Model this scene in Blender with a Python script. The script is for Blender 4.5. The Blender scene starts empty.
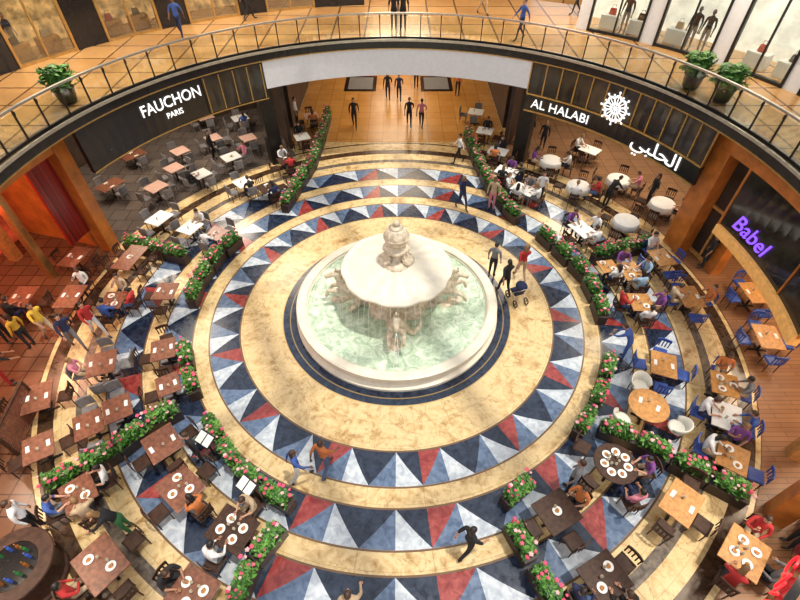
import bpy, bmesh, math, random
from math import sin, cos, pi, radians, atan2, hypot, sqrt
from mathutils import Vector, Matrix
random.seed(7)
SC = bpy.context.scene
COL = SC.collection
try:
    SC.view_settings.view_transform = 'Standard'
    SC.view_settings.look = 'None'
except Exception as ex: print(ex)

# ------------------------------------------------------------------ survey
F = 470.0; TH = radians(46); CAM = Vector((0.12, -12.43, 13.3))
def P(px, py, z=0.0):
    """point of the real horizontal level z that was surveyed from the photograph"""
    u = (px-400)/F; v = (py-300)/F
    d = Vector((u, cos(TH)-v*sin(TH), -sin(TH)-v*cos(TH)))
    t = (z-CAM.z)/d.z
    return CAM + d*t

# ------------------------------------------------------------------ materials
def nodes(name):
    m = bpy.data.materials.new(name); m.use_nodes = True
    nt = m.node_tree; b = nt.nodes['Principled BSDF']
    return m, nt, b
_mc = {}
def mat(name, col, rough=0.5, metal=0.0, var=0.15, scale=6.0, emit=0.0, bump=0.0, spec=0.5):
    if name in _mc: return _mc[name]
    m, nt, b = nodes(name)
    b.inputs['Roughness'].default_value = rough
    b.inputs['Metallic'].default_value = metal
    b.inputs['Specular IOR Level'].default_value = spec
    tc = nt.nodes.new('ShaderNodeTexCoord')
    nz = nt.nodes.new('ShaderNodeTexNoise'); nz.inputs['Scale'].default_value = scale
    nz.inputs['Detail'].default_value = 3
    nt.links.new(tc.outputs['Object'], nz.inputs['Vector'])
    cr = nt.nodes.new('ShaderNodeValToRGB')
    lo = [max(0, c*(1-var)) for c in col]; hi = [min(1, c*(1+var)) for c in col]
    cr.color_ramp.elements[0].color = (*lo, 1); cr.color_ramp.elements[1].color = (*hi, 1)
    cr.color_ramp.elements[0].position = .3; cr.color_ramp.elements[1].position = .7
    nt.links.new(nz.outputs['Fac'], cr.inputs['Fac'])
    nt.links.new(cr.outputs['Color'], b.inputs['Base Color'])
    if emit:
        nt.links.new(cr.outputs['Color'], b.inputs['Emission Color'])
        b.inputs['Emission Strength'].default_value = emit
    if bump:
        bp = nt.nodes.new('ShaderNodeBump'); bp.inputs['Strength'].default_value = bump
        nt.links.new(nz.outputs['Fac'], bp.inputs['Height']); nt.links.new(bp.outputs['Normal'], b.inputs['Normal'])
    _mc[name] = m
    return m

class NT:
    def __init__(s, nt): s.nt = nt
    def m(s, op, a, b=None, c=None):
        n = s.nt.nodes.new('ShaderNodeMath'); n.operation = op
        for i, x in enumerate((a, b, c)):
            if x is None: continue
            if isinstance(x, (int, float)): n.inputs[i].default_value = x
            else: s.nt.links.new(x, n.inputs[i])
        return n.outputs[0]
    def mix(s, f, a, b):
        n = s.nt.nodes.new('ShaderNodeMix'); n.data_type = 'RGBA'
        for i, x in ((0, f), (6, a), (7, b)):
            if isinstance(x, (int, float)): n.inputs[i].default_value = x
            elif isinstance(x, tuple): n.inputs[i].default_value = (*x, 1)
            else: s.nt.links.new(x, n.inputs[i])
        return n.outputs[2]

def floor_material():
    m, nt, b = nodes('inlaid_marble'); N = NT(nt); M = N.m
    tc = nt.nodes.new('ShaderNodeTexCoord'); sp = nt.nodes.new('ShaderNodeSeparateXYZ')
    nt.links.new(tc.outputs['Object'], sp.inputs[0])
    x, y = sp.outputs[0], sp.outputs[1]
    r = M('SQRT', M('ADD', M('MULTIPLY', x, x), M('MULTIPLY', y, y)))
    a = M('ARCTAN2', x, y)
    K = 28
    aa = M('ADD', M('MULTIPLY', a, K/(2*pi)), 100.5)
    cc = M('FRACT', aa); par = M('MODULO', M('FLOOR', aa), 2.0)
    q = M('FRACT', M('DIVIDE', M('SUBTRACT', r, 5.93), 1.66))
    inb = M('MULTIPLY', M('LESS_THAN', q, .625), M('MULTIPLY', M('GREATER_THAN', r, 5.93), M('LESS_THAN', r, 10.3)))
    bb = M('DIVIDE', q, .625)
    d = M('MULTIPLY', M('ABSOLUTE', M('SUBTRACT', cc, .5)), 2.0)
    tri = M('LESS_THAN', d, bb)
    left = M('LESS_THAN', cc, .5)
    def noise(sc, det=4, dist=0.0):
        n = nt.nodes.new('ShaderNodeTexNoise'); n.inputs['Scale'].default_value = sc
        n.inputs['Detail'].default_value = det; n.inputs['Distortion'].default_value = dist
        nt.links.new(tc.outputs['Object'], n.inputs['Vector']); return n.outputs['Fac']
    n1 = noise(.8, 7, 2.2); n2 = noise(5.0, 5, .8); n3 = noise(.5, 8, 3.0)
    def ramp(f, stops):
        n = nt.nodes.new('ShaderNodeValToRGB'); e = n.color_ramp.elements
        e[0].position = stops[0][0]; e[0].color = (*stops[0][1], 1)
        e[1].position = stops[-1][0]; e[1].color = (*stops[-1][1], 1)
        for p, c in stops[1:-1]:
            k = e.new(p); k.color = (*c, 1)
        nt.links.new(f, n.inputs[0]); return n.outputs[0]
    nn = M('ADD', M('MULTIPLY', n1, .65), M('MULTIPLY', n2, .35))
    beige = ramp(nn, [(.34, (.32, .185, .065)), (.43, (.53, .365, .165)), (.53, (.68, .51, .27)), (.61, (.58, .41, .19)), (.69, (.38, .23, .085))])
    # brown veins
    vein = M('LESS_THAN', M('ABSOLUTE', M('SUBTRACT', n3, .5)), .008)
    beige = N.mix(M('MULTIPLY', vein, .45), beige, (.26, .14, .05))
    # marble slab joints
    jr = M('LESS_THAN', M('FRACT', M('DIVIDE', r, .83)), .018)
    ja = M('LESS_THAN', M('FRACT', M('MULTIPLY', aa, 1.0)), .012)
    j = M('MULTIPLY', M('MAXIMUM', jr, ja), .45)
    beige = N.mix(j, beige, (.22, .13, .05))
    light = ramp(n2, [(.35, (.34, .385, .45)), (.65, (.56, .60, .64))])
    blue = ramp(n2, [(.35, (.06, .095, .17)), (.65, (.13, .185, .29))])
    navy = ramp(n2, [(.35, (.006, .011, .028)), (.7, (.024, .038, .07))])
    red = ramp(n2, [(.35, (.19, .022, .022)), (.7, (.35, .065, .055))])
    c_in = N.mix(left, blue, light)
    band = N.mix(tri, N.mix(left, N.mix(par, navy, red), navy), c_in)
    col = N.mix(inb, beige, band)
    # inner navy disc
    col = N.mix(M('LESS_THAN', r, 4.33), col, navy)
    def ring(r0, r1, c, colr, amt=1.0):
        f = M('MULTIPLY', M('MULTIPLY', M('GREATER_THAN', r, r0), M('LESS_THAN', r, r1)), amt)
        return N.mix(f, colr, c)
    grey = ramp(n2, [(.35, (.08, .065, .055)), (.7, (.20, .16, .12))])
    brown = ramp(n2, [(.35, (.03, .016, .01)), (.7, (.085, .045, .022))])
    col = ring(4.05, 4.09, (.25, .17, .07), col)
    col = ring(4.33, 4.37, (.5, .33, .13), col)
    for e in (5.88, 6.97, 7.56, 8.63, 9.21, 10.29):
        col = ring(e, e+.055, (.14, .08, .04), col)
    col = ring(10.92, 11.22, grey, col)
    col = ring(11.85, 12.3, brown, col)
    col = ring(13.0, 13.12, brown, col)
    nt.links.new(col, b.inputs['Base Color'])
    rr = M('ADD', M('MULTIPLY', n2, .2), .11); nt.links.new(rr, b.inputs['Roughness'])
    b.inputs['Specular IOR Level'].default_value = .55
    return m

def tile_material(name, c1, c2, mortar, scale, rough=.3, w=.5, h=.5, off=0.5, msize=.02):
    m, nt, b = nodes(name)
    tc = nt.nodes.new('ShaderNodeTexCoord'); br = nt.nodes.new('ShaderNodeTexBrick')
    nt.links.new(tc.outputs['Object'], br.inputs['Vector'])
    br.inputs['Color1'].default_value = (*c1, 1); br.inputs['Color2'].default_value = (*c2, 1)
    br.inputs['Mortar'].default_value = (*mortar, 1); br.inputs['Scale'].default_value = scale
    br.inputs['Mortar Size'].default_value = msize; br.offset = off
    br.inputs['Brick Width'].default_value = w; br.inputs['Row Height'].default_value = h
    nz = nt.nodes.new('ShaderNodeTexNoise'); nz.inputs['Scale'].default_value = 1.2; nz.inputs['Detail'].default_value = 6
    nz.inputs['Distortion'].default_value = 1.0
    nt.links.new(tc.outputs['Object'], nz.inputs['Vector'])
    N = NT(nt)
    f = N.m('MULTIPLY', nz.outputs['Fac'], .6)
    col = N.mix(f, br.outputs['Color'], tuple(c*.45 for c in c1))
    nt.links.new(col, b.inputs['Base Color']); b.inputs['Roughness'].default_value = rough
    return m

def glass_material(name, tint=(.85, .92, .9), gloss=.18):
    m = bpy.data.materials.new(name); m.use_nodes = True; nt = m.node_tree
    nt.nodes.remove(nt.nodes['Principled BSDF']); out = nt.nodes['Material Output']
    t = nt.nodes.new('ShaderNodeBsdfTransparent'); t.inputs[0].default_value = (*tint, 1)
    g = nt.nodes.new('ShaderNodeBsdfGlossy'); g.inputs['Roughness'].default_value = .05
    lw = nt.nodes.new('ShaderNodeLayerWeight'); lw.inputs['Blend'].default_value = .25
    N = NT(nt); f = N.m('ADD', N.m('MULTIPLY', lw.outputs['Fresnel'], .5), gloss*.4)
    mx = nt.nodes.new('ShaderNodeMixShader')
    nt.links.new(f, mx.inputs[0]); nt.links.new(t.outputs[0], mx.inputs[1]); nt.links.new(g.outputs[0], mx.inputs[2])
    nt.links.new(mx.outputs[0], out.inputs[0])
    return m

def water_material():
    m, nt, b = nodes('fountain_water'); N = NT(nt)
    tc = nt.nodes.new('ShaderNodeTexCoord')
    nz = nt.nodes.new('ShaderNodeTexNoise'); nz.inputs['Scale'].default_value = 2.8; nz.inputs['Detail'].default_value = 9
    nz.inputs['Distortion'].default_value = 1.2; nz.inputs['Roughness'].default_value = .65
    nt.links.new(tc.outputs['Object'], nz.inputs['Vector'])
    cr = nt.nodes.new('ShaderNodeValToRGB'); e = cr.color_ramp.elements
    e[0].position = .33; e[0].color = (.27, .37, .26, 1); e[1].position = .64; e[1].color = (.72, .82, .66, 1)
    k = e.new(.5); k.color = (.49, .61, .46, 1)
    nt.links.new(nz.outputs['Fac'], cr.inputs[0])
    nt.links.new(cr.outputs[0], b.inputs['Base Color'])
    bp = nt.nodes.new('ShaderNodeBump'); bp.inputs['Strength'].default_value = .35; bp.inputs['Distance'].default_value = .06
    nt.links.new(nz.outputs['Fac'], bp.inputs['Height']); nt.links.new(bp.outputs[0], b.inputs['Normal'])
    b.inputs['Roughness'].default_value = .08
    return m

M_floor = floor_material()
M_cream = mat('cream_marble', (.72, .66, .54), .35, var=.10, scale=3, bump=.05)
M_cream2 = mat('carved_cream_marble', (.63, .54, .40), .45, var=.35, scale=7, bump=.3)
M_water = water_material()
M_stream = mat('falling_water', (.80, .84, .80), .2)
M_black = mat('black_lacquer', (.012, .011, .012), .15, var=.3)
M_dark = mat('dark_metal', (.03, .028, .026), .35, metal=.6)
M_gold = mat('brass', (.60, .40, .15), .3, metal=.9)
M_steel = mat('brushed_steel', (.55, .52, .45), .3, metal=.8)
M_white = mat('white_plaster', (.72, .74, .76), .5, var=.04)
M_redwood = mat('red_brown_wood', (.18, .068, .038), .35, var=.4, scale=9)
M_darkwood = mat('dark_walnut_wood', (.05, .023, .014), .5, var=.4, scale=9, spec=.25)
M_wood = mat('honey_wood', (.44, .21, .06), .45, var=.3, scale=8)
M_orange = mat('orange_veneer_wood', (.44, .14, .025), .3, var=.3, scale=2)
M_linen = mat('white_linen', (.72, .72, .69), .8, var=.05)
M_pinktop = mat('pale_terracotta_top', (.56, .36, .29), .4, var=.12)
M_greych = mat('grey_upholstery', (.17, .16, .16), .8, var=.3)
M_whitesh = mat('white_shell_plastic', (.62, .60, .53), .4, var=.05)
M_bluech = mat('blue_chair_paint', (.03, .07, .28), .4, var=.2)
M_leaf = mat('leaf_green', (.035, .13, .015), .55, var=.5, scale=9)
M_leaf2 = mat('light_leaf_green', (.11, .28, .04), .55, var=.4, scale=9)
M_pink = mat('pink_petals', (.66, .08, .16), .6, var=.3)
M_petal = mat('pale_petals', (.75, .42, .42), .6, var=.1)
M_box = mat('planter_box', (.03, .016, .012), .5, var=.4)
M_glass = glass_material('clear_glass', (.93, .96, .93), .25)
M_dglass = mat('dark_reflective_glass', (.03, .024, .02), .08, var=.6, scale=.8)
M_orfl = tile_material('orange_marble_tiles', (.55, .26, .06), (.64, .34, .10), (.2, .09, .03), 1.0, .24, .9, .9, 0.0, .012)
M_upfl = tile_material('gallery_marble', (.60, .34, .13), (.48, .25, .085), (.10, .045, .018), 1.0, .2, 1.6, 1.6, 0.0, .05)
M_greyfl = tile_material('grey_floor_tiles', (.12, .10, .09), (.18, .145, .12), (.03, .02, .02), 1.0, .2, .8, .8, 0.5, .015)
M_brnfl = tile_material('brown_floor_tiles', (.25, .135, .07), (.32, .18, .095), (.06, .03, .015), 1.0, .25, .8, .8, 0.0, .012)
M_redfl = tile_material('dark_red_floor_tiles', (.14, .065, .035), (.20, .095, .05), (.03, .012, .006), 1.0, .2, .6, .6, 0.0, .02)
M_plank = tile_material('wood_planks', (.25, .11, .05), (.33, .16, .07), (.04, .02, .008), 1.0, .35, 1.6, .16, 0.5, .008)
M_mosaic = tile_material('red_mosaic', (.36, .03, .02), (.22, .01, .01), (.05, .01, .01), 3.0, .2, .3, .3, 0.5, .02)
M_wallbr = mat('dark_brown_wall', (.05, .03, .02), .5, var=.4, scale=1.5)
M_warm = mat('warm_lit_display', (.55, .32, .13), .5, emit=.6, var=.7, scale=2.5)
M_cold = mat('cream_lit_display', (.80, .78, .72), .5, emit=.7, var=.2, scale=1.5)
M_redglow = mat('red_neon', (1.0, .10, .05), .5, emit=5, var=.1)
M_redroom = mat('glowing_red_lacquer_wall', (.36, .05, .02), .35, var=.8, scale=1.6, emit=.45)  # emission puts the cafe's red interior light into the wall colour
M_letter = mat('white_lit_letters', (.92, .92, .90), .4, emit=.8, var=.02)
M_purple = mat('purple_lit_letters', (.22, .08, .85), .4, emit=1.4, var=.02)
M_redl = mat('red_lit_letters', (.85, .02, .03), .4, emit=1.2, var=.02)
M_china = mat('white_china', (.74, .74, .71), .2, var=.03)
M_food = mat('food', (.40, .17, .05), .6, var=.6, scale=30)
M_tumbler = mat('drink_glass', (.45, .40, .30), .1, var=.2)
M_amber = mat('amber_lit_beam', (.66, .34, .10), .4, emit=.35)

# ------------------------------------------------------------------ mesh builder
class MB:
    def __init__(s): s.v = []; s.f = []; s.m = []
    def add(s, vs, fs, mt=0):
        o = len(s.v); s.v += [tuple(v) for v in vs]
        for f in fs: s.f.append([i+o for i in f]); s.m.append(mt)
        return s
    def box(s, cx, cy, cz, sx, sy, sz, mt=0, rot=None, top=1.0):
        vs = []
        for k in (-1, 1):
            t = top if k > 0 else 1
            for i, j in ((-1, -1), (1, -1), (1, 1), (-1, 1)):
                v = Vector((i*sx/2*t, j*sy/2*t, k*sz/2))
                if rot is not None: v = rot @ v
                vs.append((v.x+cx, v.y+cy, v.z+cz))
        return s.add(vs, [(3, 2, 1, 0), (4, 5, 6, 7), (0, 1, 5, 4), (1, 2, 6, 5), (2, 3, 7, 6), (3, 0, 4, 7)], mt)
    def lathe(s, prof, n=24, mt=0, c=(0, 0, 0), fn=None):
        vs = []; fs = []
        for (r, z) in prof:
            for i in range(n):
                a = 2*pi*i/n; rr, zz = (r, z) if fn is None else fn(r, z, a)
                vs.append((c[0]+rr*cos(a), c[1]+rr*sin(a), c[2]+zz))
        for k in range(len(prof)-1):
            for i in range(n):
                j = (i+1) % n
                fs.append((k*n+i, k*n+j, (k+1)*n+j, (k+1)*n+i))
        if prof[0][0] > 1e-4: fs.append(tuple(reversed(range(n))))
        if prof[-1][0] > 1e-4: fs.append(tuple((len(prof)-1)*n+i for i in range(n)))
        return s.add(vs, fs, mt)
    def torus_lathe(s, prof, n=96, mt=0, c=(0, 0, 0)):
        vs = []; fs = []; L = len(prof)
        for (r, z) in prof:
            for i in range(n):
                a = 2*pi*i/n; vs.append((c[0]+r*cos(a), c[1]+r*sin(a), c[2]+z))
        for k in range(L):
            k2 = (k+1) % L
            for i in range(n):
                j = (i+1) % n; fs.append((k*n+i, k*n+j, k2*n+j, k2*n+i))
        return s.add(vs, fs, mt)
    def tube(s, pts, rad, n=6, mt=0):
        pts = [Vector(p) for p in pts]; vs = []; fs = []
        if isinstance(rad, (int, float)): rad = [rad]*len(pts)
        for k, p in enumerate(pts):
            d = (pts[min(k+1, len(pts)-1)]-pts[max(k-1, 0)]).normalized()
            up = Vector((0, 0, 1)) if abs(d.z) < .9 else Vector((1, 0, 0))
            a1 = d.cross(up).normalized(); a2 = d.cross(a1)
            for i in range(n):
                t = 2*pi*i/n; q = p+(a1*cos(t)+a2*sin(t))*rad[k]; vs.append(q)
        for k in range(len(pts)-1):
            for i in range(n):
                j = (i+1) % n; fs.append((k*n+i, k*n+j, (k+1)*n+j, (k+1)*n+i))
        fs.append(tuple(reversed(range(n)))); fs.append(tuple((len(pts)-1)*n+i for i in range(n)))
        return s.add(vs, fs, mt)
    def ell(s, c, r, nu=12, nv=8, mt=0, fn=None):
        vs = []; fs = []
        for k in range(nv+1):
            ph = pi*k/nv
            for i in range(nu):
                a = 2*pi*i/nu
                v = Vector((sin(ph)*cos(a), sin(ph)*sin(a), cos(ph)))
                if fn: v = fn(v)
                vs.append((c[0]+v.x*r[0], c[1]+v.y*r[1], c[2]+v.z*r[2]))
        for k in range(nv):
            for i in range(nu):
                j = (i+1) % nu; fs.append((k*nu+i, (k+1)*nu+i, (k+1)*nu+j, k*nu+j))
        return s.add(vs, fs, mt)
    def sector(s, R0, R1, a0, a1, z0, z1, mt=0, step=2.0, org=(0, 0, 0)):
        n = max(1, int(abs(a1-a0)/step+.5)); vs = []; fs = []
        for i in range(n+1):
            a = radians(a0+(a1-a0)*i/n)
            for (r, z) in ((R0, z0), (R1, z0), (R1, z1), (R0, z1)):
                vs.append((r*cos(a)-org[0], r*sin(a)-org[1], z-org[2]))
        for i in range(n):
            o = i*4; p = o+4
            for k in range(4):
                l = (k+1) % 4; fs.append((o+k, o+l, p+l, p+k))
        fs.append((3, 2, 1, 0)); fs.append((n*4, n*4+1, n*4+2, n*4+3))
        return s.add(vs, fs, mt)
    def mesh(s, name, mats, smooth=False, bevel=0.0):
        me = bpy.data.meshes.new(name); me.from_pydata(s.v, [], s.f)
        if not isinstance(mats, (list, tuple)): mats = [mats]
        for m in mats: me.materials.append(m)
        for p, mi in zip(me.polygons, s.m): p.material_index = mi
        bm = bmesh.new(); bm.from_mesh(me)
        bmesh.ops.remove_doubles(bm, verts=bm.verts, dist=1e-5)
        bmesh.ops.recalc_face_normals(bm, faces=bm.faces)
        if bevel:
            es = [e for e in bm.edges if len(e.link_faces) == 2 and e.calc_face_angle(0) > .6]
            bmesh.ops.bevel(bm, geom=es, offset=bevel, segments=2, affect='EDGES', profile=.5)
        bm.to_mesh(me); bm.free()
        if smooth: me.shade_smooth() if hasattr(me, 'shade_smooth') else [setattr(p, 'use_smooth', True) for p in me.polygons]
        return me

def link(o): COL.objects.link(o); return o
def obj(name, me, loc=(0, 0, 0), rot=0.0, label=None, cat=None, group=None, kind=None, parent=None, mt=None, scale=1.0):
    o = bpy.data.objects.new(name, me); link(o); o.location = loc
    o.rotation_euler = (0, 0, rot) if isinstance(rot, (int, float)) else rot
    o.scale = (scale,)*3
    if label: o['label'] = label
    if cat: o['category'] = cat
    if group: o['group'] = group
    if kind: o['kind'] = kind
    if parent: o.parent = parent
    if mt is not None and me is not None:
        ms = mt if isinstance(mt, (list, tuple)) else [mt]
        for i, m in enumerate(ms):
            if m is not None and i < len(o.material_slots):
                o.material_slots[i].link = 'OBJECT'; o.material_slots[i].material = m
    return o
def thing(name, parts, loc, rot, label, cat, group=None, scale=1.0, mt=None):
    """parts: list of (part name, shared mesh[, offset]) ; mt: dict partname -> material"""
    e = obj(name, None, loc, rot, label, cat, group, scale=scale); e.empty_display_size = .1
    for p in parts:
        off = p[2] if len(p) > 2 else (0, 0, 0)
        obj(p[0], p[1], off, 0, parent=e, mt=(mt or {}).get(p[0]))
    return e
def struct(name, me, loc=(0, 0, 0), label=None):
    return obj(name, me, loc, 0, label=label, kind='structure')
def pol(R, az, z=0): a = radians(az); return (R*cos(a), R*sin(a), z)

# ------------------------------------------------------------------ shell
struct('floor', MB().box(0, 2, -.1, 60, 76, .2).mesh('floor', M_floor), (0, 0, 0), 'cream marble floor inlaid with rings of red, blue and white triangles')
struct('floor', MB().box(0, 24, 0, 12.6, 21.6, .03).mesh('floor', M_orfl), (0, 0, 0), 'glossy orange marble corridor floor')
struct('floor', MB().sector(12.9, 20, 116, 164, 0, .03).mesh('floor', M_greyfl), label='grey tiled restaurant floor')
struct('floor', MB().sector(12.9, 20, 16, 64, 0, .03).mesh('floor', M_brnfl), label='brown tiled restaurant floor')
struct('floor', MB().sector(12.45, 20, 164, 250, 0, .03).mesh('floor', M_redfl), label='dark red tiled cafe floor')
struct('floor', MB().sector(12.45, 20, -70, 16, 0, .03).mesh('floor', M_plank), label='brown wood plank cafe floor')
# upper gallery slab
mb = MB().sector(12.1, 20.5, -32, 212, 5.5, 5.8)
struct('floor', mb.mesh('floor', M_upfl), label='polished orange marble floor of the upper gallery')
struct('floor', MB().box(0, 28, 5.65, 22, 18, .3).mesh('floor', M_upfl), label='upper gallery floor over the corridor')
# slab edge trims
struct('trim_1', MB().sector(12.0, 12.12, -32, 212, 5.42, 5.82, step=2).mesh('trim', M_black), label='black lacquered slab edge')
struct('trim_2', MB().sector(11.96, 12.02, -32, 212, 5.76, 5.86, step=2).mesh('trim', M_steel), label='steel strip along the slab edge')
struct('trim_3', MB().sector(11.97, 12.02, -32, 212, 5.42, 5.46, step=2).mesh('trim', M_gold), label='brass strip under the slab edge')
# fascias
struct('trim_4', MB().sector(12.02, 12.2, 59, 121, 4.2, 5.42).mesh('trim', M_white), label='white curved bulkhead over the corridor')
struct('trim_5', MB().sector(12.02, 12.2, 121, 163, 3.75, 5.42).mesh('trim', M_black), label='black curved fascia')
struct('trim_6', MB().sector(11.98, 12.0, 121, 163, 3.75, 3.8).mesh('trim', M_gold), label='thin brass lower edge of black fascia')

# back walls ground floor
struct('wall_back', MB().sector(20, 20.3, 116, 164, 0, 5.5).mesh('w', M_wallbr), label='dark brown restaurant wall')
struct('wall_back', MB().sector(20, 20.3, 16, 64, 0, 5.5).mesh('w', M_wallbr), label='dark brown restaurant wall')
struct('wall_left', MB().sector(17.5, 17.8, 164, 250, 0, 5.5).mesh('w', M_redroom), label='red lacquered cafe wall with red-lit glow put into its colour')
struct('wall_right', MB().sector(17.5, 17.8, -70, 16, 0, 5.5).mesh('w', M_orange), label='orange wood cafe wall')
for sx in (-1, 1):
    struct('wall_left' if sx < 0 else 'wall_right', MB().box(sx*6.5, 24.5, 2.75, .3, 19, 5.5).mesh('w', M_wallbr), label='corridor side wall')
struct('wall_back', MB().box(0, 34, 2.75, 13, .3, 5.5).mesh('w', M_orange), label='end wall of the corridor')
for az in (116, 164, 16, 64):
    x, y, _ = pol(16.9, az)
    struct('wall_side', MB().box(0, 0, 2.75, 6.2, .2, 5.5, rot=Matrix.Rotation(radians(az), 3, 'Z')).mesh('w', M_orange if az == 164 else M_wallbr), (x, y, 0), 'partition between shops')
# piers
for (az, R, w, m_) in ((121, 12.9, .7, M_dark), (59, 12.9, .7, M_dark), (164, 13.1, .55, M_orange), (17, 13.0, .9, M_orange),
                       (9, 13.3, .45, M_orange), (-37, 12.9, .5, M_orange), (-27, 13.3, .4, M_wood), (203, 13.6, .6, M_darkwood), (184, 15.6, .35, M_orange), (173, 14.3, .3, M_gold), (179, 16.8, .4, M_wood), (170, 16.6, .4, M_wood)):
    struct('wall_pier', MB().box(0, 0, 2.75, w, w, 5.5, rot=Matrix.Rotation(radians(az), 3, 'Z')).mesh('pier', m_, bevel=.02), pol(R, az), 'square storefront pier')
# storefront lintels
struct('trim_7', MB().sector(12.9, 13.3, 164, 212, 4.7, 5.5).mesh('t', M_orange), label='orange wood storefront lintel')
struct('trim_8', MB().sector(12.5, 13.0, -32, 17, 4.7, 5.5).mesh('t', M_orange), label='orange wood storefront lintel')
struct('wall_left', MB().sector(13.25, 13.4, 165.5, 170, 1.2, 4.7).mesh('t', M_mosaic), label='red mosaic storefront panel')
struct('wall_right', MB().sector(13.2, 13.35, 9.5, 15, .2, 4.7).mesh('t', M_dglass), label='dark glazed storefront bay')
struct('trim_9', MB().sector(13.12, 13.2, 12.1, 12.5, .2, 4.7).sector(13.12, 13.2, 9.5, 15, 2.3, 2.42).sector(13.12, 13.2, 9.5, 15, .1, .25).mesh('t', M_wood), label='wooden glazing bars')
for i, a in enumerate((5, -4, -13, -22, -31, -40)):
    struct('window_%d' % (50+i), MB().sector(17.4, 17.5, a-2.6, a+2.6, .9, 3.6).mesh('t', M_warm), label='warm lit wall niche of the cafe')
    struct('trim_%d' % (50+i), MB().sector(17.3, 17.5, a-3.1, a-2.6, .5, 4).sector(17.3, 17.5, a+2.6, a+3.1, .5, 4).sector(17.3, 17.5, a-2.6, a+2.6, .7, .9).mesh('t', M_wood), label='wooden frame of wall niche')
# unseen next-storey ring, added to shade the gallery from the sky, with enclosing wall
struct('ceiling', MB().sector(13.5, 21.5, -32, 212, 11.2, 11.6, step=4).mesh('c', M_white), label='unseen ceiling added to shade the upper gallery')
struct('wall_back', MB().box(0, 37, 8.5, 24, .3, 6).mesh('w', M_wallbr), label='far gallery wall')
struct('ceiling', MB().box(0, 29, 11.4, 24, 16, .4).mesh('c', M_white), label='ceiling over the far gallery')

# ------------------------------------------------------------------ skylight roof frame
mb = MB()
for ang, wd, ht in ((28, .5, .8), (118, .35, .5)):
    for k in range(-3, 4):
        mb.box(0, 0, 0, wd, 40, ht, rot=Matrix.Rotation(radians(ang), 3, 'Z'))
        o = Matrix.Rotation(radians(ang), 3, 'Z') @ Vector((k*5.2, 0, 0))
        mb.v[-8:] = [(v[0]+o.x, v[1]+o.y, v[2]) for v in mb.v[-8:]]
struct('ceiling', mb.mesh('skylight', M_white), (0, 0, 23), 'white steel lattice of the atrium skylight')

# ------------------------------------------------------------------ balustrade bays
step = 4.5
RB = 12.2
gp = MB().sector(RB, RB+.02, -step/2+.12, step/2-.12, 5.92, 6.78, step=1.5, org=(RB, 0, 5.8)).mesh('glass_panel', M_glass)
hr = MB().sector(RB-.04, RB+.05, -step/2, step/2, 6.85, 6.92, step=1.5, org=(RB, 0, 5.8)).mesh('handrail', M_steel)
fr = MB().sector(RB-.03, RB+.04, -step/2, step/2, 5.8, 5.9, step=1.5, org=(RB, 0, 5.8)).mesh('foot_rail', M_dark)
po = MB().box(0, -RB*radians(step/2)+.03, .53, .06, .045, 1.06).box(-.02, -RB*radians(step/2)+.03, .95, .08, .055, .12).mesh('post', M_dark, bevel=.005)
az = -30.0
while az < 211:
    thing('glass_balustrade', [('glass_panel', gp), ('handrail', hr), ('foot_rail', fr), ('post', po)], pol(RB, az, 5.8), radians(az),
          'curved clear glass balustrade bay with steel handrail', 'railing', 'gallery balustrade')
    az += step

# ------------------------------------------------------------------ text helpers
def text_raw(s, size, ext=.02, font_shear=0.0, align='CENTER'):
    cu = bpy.data.curves.new('t', 'FONT'); cu.body = s; cu.size = size; cu.extrude = ext; cu.align_x = align; cu.align_y = 'CENTER'
    cu.shear = font_shear; cu.resolution_u = 3
    o = bpy.data.objects.new('t', cu); link(o); dg = bpy.context.evaluated_depsgraph_get()
    me = bpy.data.meshes.new_from_object(o.evaluated_get(dg)); bpy.data.objects.remove(o)
    return me
def bend(me, az, R, z, mt, wide=1.0):
    ox, oy, oz = pol(R, az, z); a0 = radians(az)
    for v in me.vertices:
        x, y, zz = v.co; a = a0-x*wide/R; r = R-zz
        v.co = (r*cos(a)-ox, r*sin(a)-oy, y)
    me.materials.clear(); me.materials.append(mt)
    return me, (ox, oy, oz)
def sign(parts, label):
    root = None
    for (name, s, size, az, R, z, mt, wide) in parts:
        me, loc = bend(text_raw(s, size), az, R, z, mt, wide)
        if root is None:
            root = obj('shop_sign', None, loc, 0, label, 'sign'); base = Vector(loc); bpy.context.view_layer.update()
        obj(name, me, Vector(loc)-base, 0, parent=root)
    return root
sign([('lettering', 'FAUCHON', .64, 142.5, 11.97, 4.9, M_letter, .92), ('lettering', 'PARIS', .32, 142.5, 11.97, 4.38, M_letter, 1.0)],
     'white capital shop lettering on black curved fascia')

# glazed end of the left fascia
ro = pol(12.0, 128, 4.6)
root = obj('glass_fascia', None, ro, 0, 'dark reflective curved glass with slim brass mullions', 'facade')
obj('glass', MB().sector(11.97, 12.01, 121.5, 135, 3.85, 5.38, org=ro).mesh('g', M_dglass), parent=root)
mul = MB().box(0, 0, 0, .05, .04, 1.5).mesh('mullion', M_gold)
for a in (121.6, 124.8, 128, 131.2, 134.6):
    p = pol(11.96, a, 0); obj('mullion', mul, (p[0]-ro[0], p[1]-ro[1], 0), radians(a), parent=root)

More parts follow.
